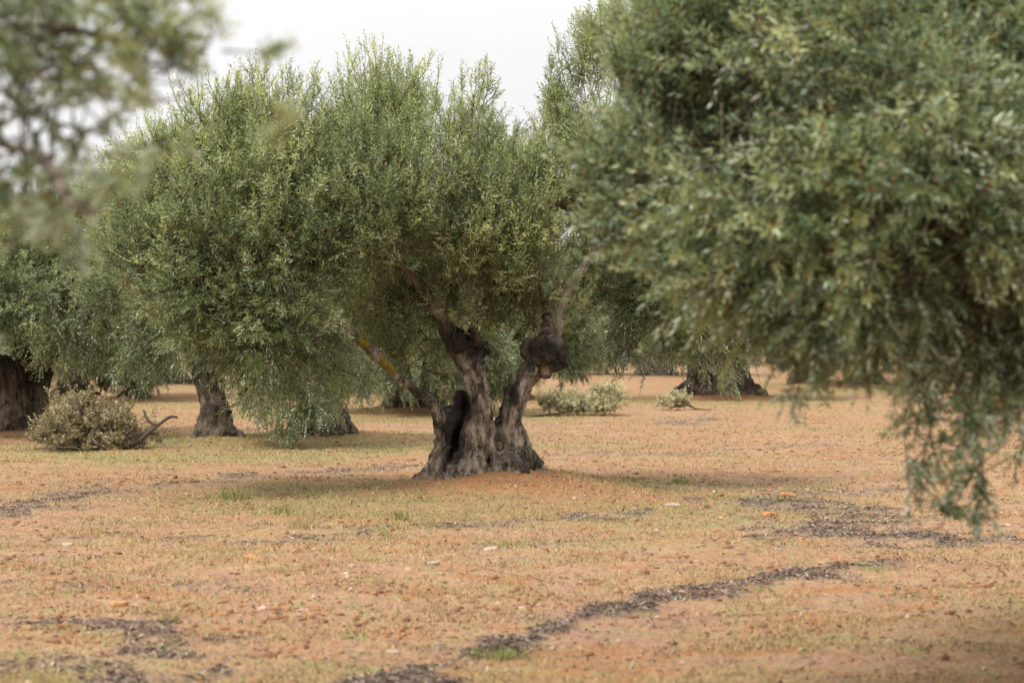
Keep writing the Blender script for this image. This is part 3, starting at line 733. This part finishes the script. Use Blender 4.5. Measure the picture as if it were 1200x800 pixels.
# ------------------------------------------------------------------ left nearest tree: only the tip of its crown is in the frame
lb = np.array([-3.0, 6.8, 0.]); lb[2] = float(H0(lb[:1], lb[1:2])[0])
root = thing('olive_tree', lb, 'very blurred olive branches of the nearest tree hanging in at the upper left corner', 'olive tree')
LL = [
    rp(40, 30, .32, 6.1, .3, .3, .7, .7), rp(120, 40, .26, 6.0, .3, .4, .8, .6), rp(205, 60, .15, 5.9, .4, .6, 1.7, .6), rp(185, 30, .10, 5.9, .4, .6, 1.4, .6), rp(75, 110, .34, 6.2, .0, .3, .4, .6), rp(20, 150, .28, 6.3, -.2, .3, .7, .6),
    rp(135, 130, .20, 6.0, 0, .3, .35, .6), rp(30, 225, .18, 6.1, -.5, .5, .8, .6), rp(25, 245, .13, 6.1, -.4, .5, .9, .5), rp(90, 250, .14, 5.9, -.5, .5, .9, .5), rp(130, 240, .10, 5.8, -.3, .5, .5, .5), rp(150, 190, .1, 5.8, -.1, .4, .6, .5), rp(280, 62, .07, 5.6, .2, .6, .12, .6), rp(310, 175, .05, 4.4, .2, .9, .12, .4),
    rp(-60, 100, .45, 6.3, .0, .3, .8, .8), rp(-130, 210, .36, 6.2, -.4, .3, .8, .7), rp(60, -60, .40, 6.1, .6, .3, .7, .8),
    rp(-300, 0, .8, 6.4, .3, .3, .5), rp(-500, -100, .9, 6.8, .4, .3, .5), rp(-350, -300, .9, 6.5, .7, .3, .4), rp(-400, 250, .6, 6.4, -.2, .3, .4), rp(-900, 0, .9, 6.8, .3, .3, .4), rp(-700, -400, 1.0, 6.8, .7, .3, .4), rp(-1300, -200, .9, 6.6, .3, .3, .4), rp(-700, 200, .7, 6.9, -.2, .3, .4),
]
cm = foliage('crown', LL, 560, 44, [M['leaf_near'], M['twig']], leaf=(.050, .010), gap=-.1, K=6, shoots=4, twigL=.3, shootL=.15)
link('crown', shift(cm, lb), root)
tr_parts = [tube([lb + [0, 0, -.15], lb + [.05, 0, .4], lb + [0, -.05, .9], lb + [.1, -.1, 1.4]], [.36, .26, .22, .18], 12)]
for e in ([(-300, 10, 6.4), (-60, 50, 6.2), (40, 30, 6.1), (130, 45, 6.0), (205, 60, 5.9)], [(-300, 10, 6.4), (-60, -40, 6.2), (60, -20, 6.1)], [(-350, 200, 6.3), (-80, 170, 6.2), (40, 180, 6.1), (90, 245, 5.9), (130, 240, 5.8)], [(-600, -100, 6.8), (-500, -350, 6.6)], [(-900, 0, 6.8), (-1200, -100, 6.7)]):
    pts = [lb + [.05, -.05, 1.3]] + [P(*q) for q in e]; tr_parts.append(tube(pts, np.linspace(.034, .005, len(pts)), 8))
tm = remeshed(tr_parts, .012, 'trunk', [M['bark']], rough=.4, seed=8.)
link('trunk', shift(tm, lb), root)

# ------------------------------------------------------------------ background trees
def bg_parts(seed, stems, height=3.9, rad=2.1, low=.7, skirt=0):
    """local coordinates, origin at the base. stems: list of (x, y, lean x, width)"""
    rg = np.random.default_rng(seed); tp_ = []; tips = []
    for (x, y, lx, w) in stems:
        h = rg.uniform(.8, 1.0)
        tp_.append(tube([(x, y, -.2), (x + lx * .1, y, .25), (x + lx * .5, y + rg.normal(0, .05), .55), (x + lx, y + rg.normal(0, .08), h)], [w * 1.25, w * .95, w * .8, w * .85], 12))
        top = np.array([x + lx, y, h]); tp_.append(ball(top, (w * .95, w * .9, w * .7)))
        for k in range(6):
            a = rg.uniform(0, 6.28); tp_.append(tube([(x, y, .35), (x + .9 * w * math.cos(a), y + .9 * w * math.sin(a), .08), (x + 1.9 * w * math.cos(a), y + 1.9 * w * math.sin(a), -.12)], [w * .6, w * .42, w * .2], 8))
        for k in range(3):
            a = rg.uniform(0, 6.28); e = top + [1.1 * math.cos(a), 1.1 * math.sin(a), rg.uniform(.9, 1.4)]
            m_ = (top + e) / 2 + [0, 0, -.1] + rg.normal(0, .08, 3)
            tp_.append(tube([top, m_, e, e + (e - m_) * .6], [w * .38, .075, .05, .03], 8)); tips.append(e)
    L = []
    cx = np.mean([s[0] for s in stems])
    for k in range(20):
        a = k * 2.4; zz = .06 + .94 * ((k * .618) % 1); rr_ = rad * math.sqrt(max(.05, 1 - (zz - .3) ** 2 / .6)) * rg.uniform(.5, .78)
        z = low + .45 + (height - low - .95) * zz
        L.append(((cx + rr_ * math.cos(a), rr_ * math.sin(a), z), (rg.uniform(.55, .8),) * 2 + (rg.uniform(.5, .65),), 1.0 * zz - .35 if zz > .25 else -.6, .12 + .33 * zz, 1.))
    for k in range(skirt):
        a = k * 6.283 / skirt + rg.normal(0, .12); r_ = rad * rg.uniform(.62, .85)
        L.append(((cx + r_ * math.cos(a), r_ * math.sin(a), low + rg.uniform(.3, .55)), (.5, .5, .42), -.6, .2, 1.1))
    for k in range(5): L.append(((cx + rg.normal(0, .5), rg.normal(0, .5), rg.uniform(height * .5, height * .75)), .9, .4, .2, .6))
    return tp_, L

# the double-trunked tree left of the centre
def bgtree(px, dist, seed, stems, label, height=3.9, rad=2.1, low=.7, ntw=1500, mat='leaf', extra=None, leaf=(.066, .015), voxel=.035, lumps=None, group='olive trees standing behind the big one', skirt=0):
    global OFF
    b = np.array([bx(px, dist), dist, 0.]); b[2] = float(H0(b[:1], b[1:2])[0])
    root = thing('olive_tree', b, label, 'olive tree', group)
    tp_, L = bg_parts(seed, stems, height, rad, low, skirt)
    if lumps is not None: L = [(np.array(P(*l[:3])) - b, l[3], l[4], l[5], l[6] if len(l) > 6 else 1.) for l in lumps]
    OFF = 1
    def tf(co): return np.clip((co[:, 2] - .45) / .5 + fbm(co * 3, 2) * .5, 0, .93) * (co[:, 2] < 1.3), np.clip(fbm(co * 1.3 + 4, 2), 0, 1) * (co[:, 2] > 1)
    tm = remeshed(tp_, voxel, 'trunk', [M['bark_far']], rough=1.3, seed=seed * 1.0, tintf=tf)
    link('trunk', tm, root)
    cm = foliage('crown', L, ntw, seed + 50, [M[mat], M['twig']], leaf=leaf, gap=-.25, shoots=7, K=6)
    link('crown', cm, root); OFF = None
    return root, tm, cm

bgtree(310, 33.4, 1, [(-.60, -.5, -.12, .24), (.86, .6, -.25, .26)], 'two-trunked olive tree left of the big one, its crown trailing to the ground',
       ntw=2300, leaf=(.062, .014), lumps=[
    (180, 240, 33.5, .7, .5, .3), (260, 215, 33.5, .8, .7, .3), (350, 220, 33.8, .8, .7, .3), (430, 250, 34, .7, .5, .3), (160, 310, 33.3, .6, .1, .2), (230, 300, 32.5, .75, .2, .2), (320, 300, 32.2, .8, .2, .2),
    (410, 310, 32.8, .75, .2, .25), (450, 360, 33.5, .6, -.1, .25), (180, 380, 33.2, .5, -.4, .15), (165, 415, 33.5, .42, -.7, .1), (215, 400, 33, .35, -.6, .1), (330, 380, 31.8, .7, -.2, .15), (390, 400, 32.2, .6, -.3, .2),
    (310, 440, 31.9, .45, -.5, .15), (345, 465, 31.6, .42, -.7, .12), (375, 450, 32, .4, -.7, .15), (335, 492, 31.5, .24, -.8, .1, 1.1), (310, 470, 31.6, .25, -.8, .1), (420, 435, 32.8, .35, -.6, .15), (250, 370, 34.5, .6, .1, .15), (130, 350, 34, .5, -.2, .2), (140, 270, 34, .5, .3, .3)])
bgtree(15, 35.8, 2, [(-.05, 0, -.05, .34), (.30, .15, .05, .22)], 'olive tree with a wide black trunk at the left edge beside the brown brush pile', height=3.7, rad=2.3, low=.95, skirt=6, ntw=1900, leaf=(.07, .016))
bgtree(842, 52, 3, [(-.3, 0, -.1, .40), (.35, .1, -.05, .40)], 'olive tree with a broad squat trunk right of the pale cut branches', height=3.9, rad=2.6, low=.75, skirt=7, ntw=1700, leaf=(.08, .02))
bgtree(980, 59, 4, [(-.75, 0, .05, .34), (.75, .2, .1, .34)], 'two-trunked olive tree glimpsed below the blurred foliage on the right', height=3.9, rad=2.5, low=.8, ntw=1300, leaf=(.08, .02))
bgtree(478, 44, 5, [(-.1, 0, -.15, .30), (.35, .2, .1, .2)], 'olive tree with reddish trunk seen left of the big forked trunk', height=3.9, rad=2.3, low=.2, ntw=2300, leaf=(.075, .018), mat='leaf_bright', skirt=10)
proto = bgtree(85, 50, 6, [(0, 0, .15, .33)], 'olive tree behind the brown brush pile', height=3.8, rad=2.5, low=.4, skirt=10, ntw=2000, leaf=(.08, .02))
protoB = bgtree(705, 84, 9, [(-.25, 0, .1, .36), (.3, 0, .1, .3)], 'distant olive tree seen in the gap right of the big trunk', height=4.2, rad=2.9, low=.12, ntw=1300, leaf=(.10, .026), mat='leaf_bright')

FAR = [ # px, dist, proto, rot, scale, label
    (592, 52, 0, 1.1, .98, 'olive tree whose brown trunk shows through the fork of the big trunk'),
    (200, 62, 1, 2.0, 1.0, 'olive tree far behind, between the brush pile and the two-trunked tree'),
    (400, 56, 0, 2.6, .98, 'olive tree behind the gap between the two-trunked tree and the reddish trunk'),
    (160, 52, 1, 4.9, .8, 'smaller pale olive tree behind the bare crooked branch'),
    (330, 70, 0, .5, 1.05, 'olive tree hidden far behind the two-trunked tree'),
    (430, 66, 1, 3.3, 1.0, 'olive tree far behind, left of the reddish trunk'),
    (530, 74, 0, 4.2, 1.05, 'olive tree far behind the limb that leans left'),
    (625, 88, 1, 1.9, 1.05, 'distant olive tree left of the tree in the gap'),
    (780, 90, 0, 5.2, 1.1, 'distant olive tree right of the tree in the gap'),
    (770, 68, 1, 2.7, .95, 'olive tree behind the pale cut branches'),
    (910, 80, 0, 2.2, 1.05, 'distant olive tree between the squat trunk and the two-trunked one'),
    (1090, 64, 1, .9, 1.0, 'olive tree wholly behind the blurred foliage on the right'),
    (1200, 56, 0, 3.0, 1.0, 'olive tree at the right edge behind the blurred foliage'),
    (1060, 92, 1, 4.4, 1.05, 'distant olive tree behind the two trunks on the right'),
    (-60, 58, 0, 3.9, 1.0, 'olive tree behind the wide black trunk at the left edge'),
    (20, 76, 1, 5.9, 1.05, 'distant olive tree between the black trunk and the brush pile'),
    (130, 90, 0, 1.3, 1.1, 'distant olive tree right of the one behind the brush pile'),
]
for k in range(30):
    FAR.append((-150 + 51 * k + (k * 37 % 19), 104 + (k * 53 % 23), 1, k * 1.3, 1.1 + .1 * ((k * 7) % 3), None))
for px, dist, pr, rot, sc_, label in FAR:
    src = (proto, protoB)[pr]
    r = src[0].copy(); COL.objects.link(r)
    x = bx(px, dist); r.location = (x, dist, float(H0(np.array([x]), np.array([float(dist)]))[0]) - .03); r.rotation_euler = (0, 0, rot); r.scale = (sc_,) * 3
    r['label'] = label or 'distant olive tree in the far row closing the view'
    if label is None: r['group'] = 'far row of olive trees closing the view'
    for ch in src[0].children:
        c = ch.copy(); COL.objects.link(c); c.parent = r

# ------------------------------------------------------------------ brush piles
def pile(px, py, label, lumps, sticks, mat, ntw, seed, stickmat='stick', leaf=(.06, .013)):
    x, y = gp(px, py); b = np.array([x, y, float(H0(np.array([x]), np.array([y]))[0])])
    root = thing('brush_pile', b, label, 'brush pile', 'piles of cut olive branches')
    d = y
    L = [(P(a, bb, d + dz), (r, r, r * fl), u_, yg_lit, 1., .8) for a, bb, r, fl, dz, u_, yg_lit in lumps]
    cm = foliage('foliage', L, ntw, seed, [M[mat], M['twig']], leaf=leaf, gap=-.35, twigL=.45, shootL=.2, spread=.95)
    co = np.empty(len(cm.vertices) * 3, np.float32); cm.vertices.foreach_get('co', co); co = co.reshape(-1, 3)
    hg = H0(co[:, 0], co[:, 1]) + .01
    co[:, 2] = np.where(co[:, 2] < hg, hg + (hg - co[:, 2]) * .1, co[:, 2]); cm.vertices.foreach_set('co', co.ravel())
    link('foliage', shift(cm, b), root)
    for st in sticks:
        pts = [P(a, bb, d + dz) - b for a, bb, w, dz in st]; rr_ = [w * d / F for a, bb, w, dz in st]
        V, q, t = tube(pts, rr_, 8)
        V = V + .006 * np.stack([fbm(V * 9 + 3 * k, 2) for k in range(3)], -1)
        me = mesh_from('branch', V, [(q, 0), (t, 0)], [M[stickmat]], smooth=True); link('branch', me, root)
pile(110, 527, 'round pile of brown withered cuttings with a bare crooked branch sticking out',
     [(70, 507, .36, .55, 0, .1, .35), (100, 490, .42, .62, .1, .3, .5), (92, 478, .22, .5, .2, .2, .6), (140, 503, .36, .6, 0, .1, .3), (122, 484, .28, .6, .2, .1, .4), (58, 519, .28, .5, -.1, .0, .3), (165, 512, .24, .6, 0, .0, .2), (100, 516, .5, .32, -.1, -.1, .3), (60, 497, .12, .5, .1, .3, .5)],
     [[(112, 528, 2, -.15), (140, 526, 2.6, -.2), (160, 519, 2.4, -.25), (180, 502, 2.0, -.3), (198, 489, 1.7, -.3), (208, 489, 1.2, -.3)],
      [(183, 498, 1.8, -.3), (173, 492, 1.5, -.25), (168, 480, 1.3, -.2)], [(145, 525, 1.6, -.3), (125, 515, 1.3, -.35), (108, 505, 1, -.35)], [(165, 518, 1.6, -.3), (155, 510, 1.2, -.35), (146, 500, 1, -.35)],
      [(140, 527, 1.4, -.3), (150, 512, 1.1, -.4), (172, 505, .8, -.4)],
      [(120, 524, 1.6, -.3), (90, 512, 1.3, -.4), (62, 500, .9, -.45), (44, 496, .6, -.4)], [(110, 522, 1.3, -.2), (95, 490, 1.1, -.3), (88, 462, .7, -.2)], [(100, 526, 1.2, -.4), (70, 524, 1, -.5), (40, 526, .6, -.5)], [(120, 520, 1.2, -.3), (132, 490, .9, -.3), (146, 470, .6, -.2)]], 'leaf_dry', 330, 71)
pile(680, 487, 'low heap of pale green cut branches just right of the big trunk',
     [(660, 473, .28, .5, 0, .5, .7), (690, 474, .30, .36, .1, .2, .9), (640, 470, .16, .9, -.1, 1.0, .9), (712, 476, .28, .4, 0, .1, .5), (705, 459, .2, .4, .3, .1, 1.), (675, 480, .5, .3, 0, .1, .4), (715, 462, .3, .4, .5, .3, .9)],
     [[(612, 489, .8, -.2), (640, 486, 1.3, -.2), (670, 482, 1.3, -.2)], [(645, 455, .7, -.1), (643, 470, 1., -.2), (645, 486, 1.2, -.2)]], 'leaf_cut', 170, 72, leaf=(.07, .016))
pile(792, 481, 'small flat heap of pale cut olive twigs in front of the broad squat trunk',
     [(780, 476, .26, .32, 0, .15, .8), (797, 470, .16, .5, .1, .5, .9), (768, 479, .16, .3, 0, .1, .6)],
     [[(785, 478, .8, 0), (805, 474, 1.1, -.1), (816, 480, .9, -.1)], [(800, 473, .8, 0), (818, 479, .8, -.1), (833, 480, .6, -.1)]], 'leaf_cut', 60, 73, leaf=(.075, .017))

# ------------------------------------------------------------------ sky, sun, camera
SUN_EL, SUN_AZ = math.radians(60), math.radians(238)      # azimuth clockwise from +Y (view direction)
w = bpy.data.worlds.new('World'); SC.world = w; w.use_nodes = True
nt = w.node_tree; nt.nodes.clear()
out = nt.nodes.new('ShaderNodeOutputWorld'); bg = nt.nodes.new('ShaderNodeBackground'); bg.inputs[1].default_value = .1
sky = nt.nodes.new('ShaderNodeTexSky'); sky.sky_type = 'NISHITA'; sky.sun_disc = False; sky.sun_elevation = SUN_EL; sky.sun_rotation = SUN_AZ
sky.air_density = 1.2; sky.dust_density = 4
tc = nt.nodes.new('ShaderNodeTexCoord'); sx = nt.nodes.new('ShaderNodeSeparateXYZ'); nt.links.new(tc.outputs['Generated'], sx.inputs[0])
el = math_n(nt, 'MAXIMUM', sx.outputs[2], 0.0)
mpn = nt.nodes.new('ShaderNodeMapping'); mpn.inputs['Scale'].default_value = (1, 1, 2.2); nt.links.new(tc.outputs['Generated'], mpn.inputs[0])
cn = noise(nt, mpn.outputs[0], 2.2, 4, .5)
amt = math_n(nt, 'MULTIPLY', math_n(nt, 'ADD', math_n(nt, 'MULTIPLY', el, 8.5), 6.4), math_n(nt, 'ADD', math_n(nt, 'MULTIPLY', cn, .36), .80))
cc = nt.nodes.new('ShaderNodeVectorMath'); cc.operation = 'SCALE'; cc.inputs[0].default_value = (1.0, .985, .995); nt.links.new(amt, cc.inputs['Scale'])
skc = mixc(nt, sky.outputs[0], cc.outputs[0], .93)
nt.links.new(skc, bg.inputs[0]); nt.links.new(bg.outputs[0], out.inputs[0])
sd = bpy.data.lights.new('sun', 'SUN'); sd.energy = 2.2; sd.angle = math.radians(18); sd.color = (1, .965, .90)
so = bpy.data.objects.new('sun', sd); COL.objects.link(so)
dirv = Vector((math.sin(SUN_AZ) * math.cos(SUN_EL), math.cos(SUN_AZ) * math.cos(SUN_EL), math.sin(SUN_EL)))
so.rotation_euler = dirv.to_track_quat('Z', 'Y').to_euler(); so.location = dirv * 60

cd = bpy.data.cameras.new('camera'); cam = bpy.data.objects.new('camera', cd); COL.objects.link(cam)
cd.sensor_width = 36; cd.lens = F / 1200 * 36; cd.clip_end = 3000; cd.clip_start = .1
cam.location = (0, 0, CZ); cam.rotation_euler = (math.radians(90) - math.atan((400 - HY) / F), 0, 0)
cd.dof.use_dof = True; cd.dof.focus_distance = 24.3; cd.dof.aperture_fstop = 2.8
SC.camera = cam
SC.view_settings.view_transform = 'Standard'; SC.view_settings.look = 'None'; SC.view_settings.gamma = 1
SC.view_settings.exposure = .56
SC.cycles.max_bounces = 6; SC.cycles.diffuse_bounces = 4; SC.cycles.glossy_bounces = 2; SC.cycles.transmission_bounces = 3
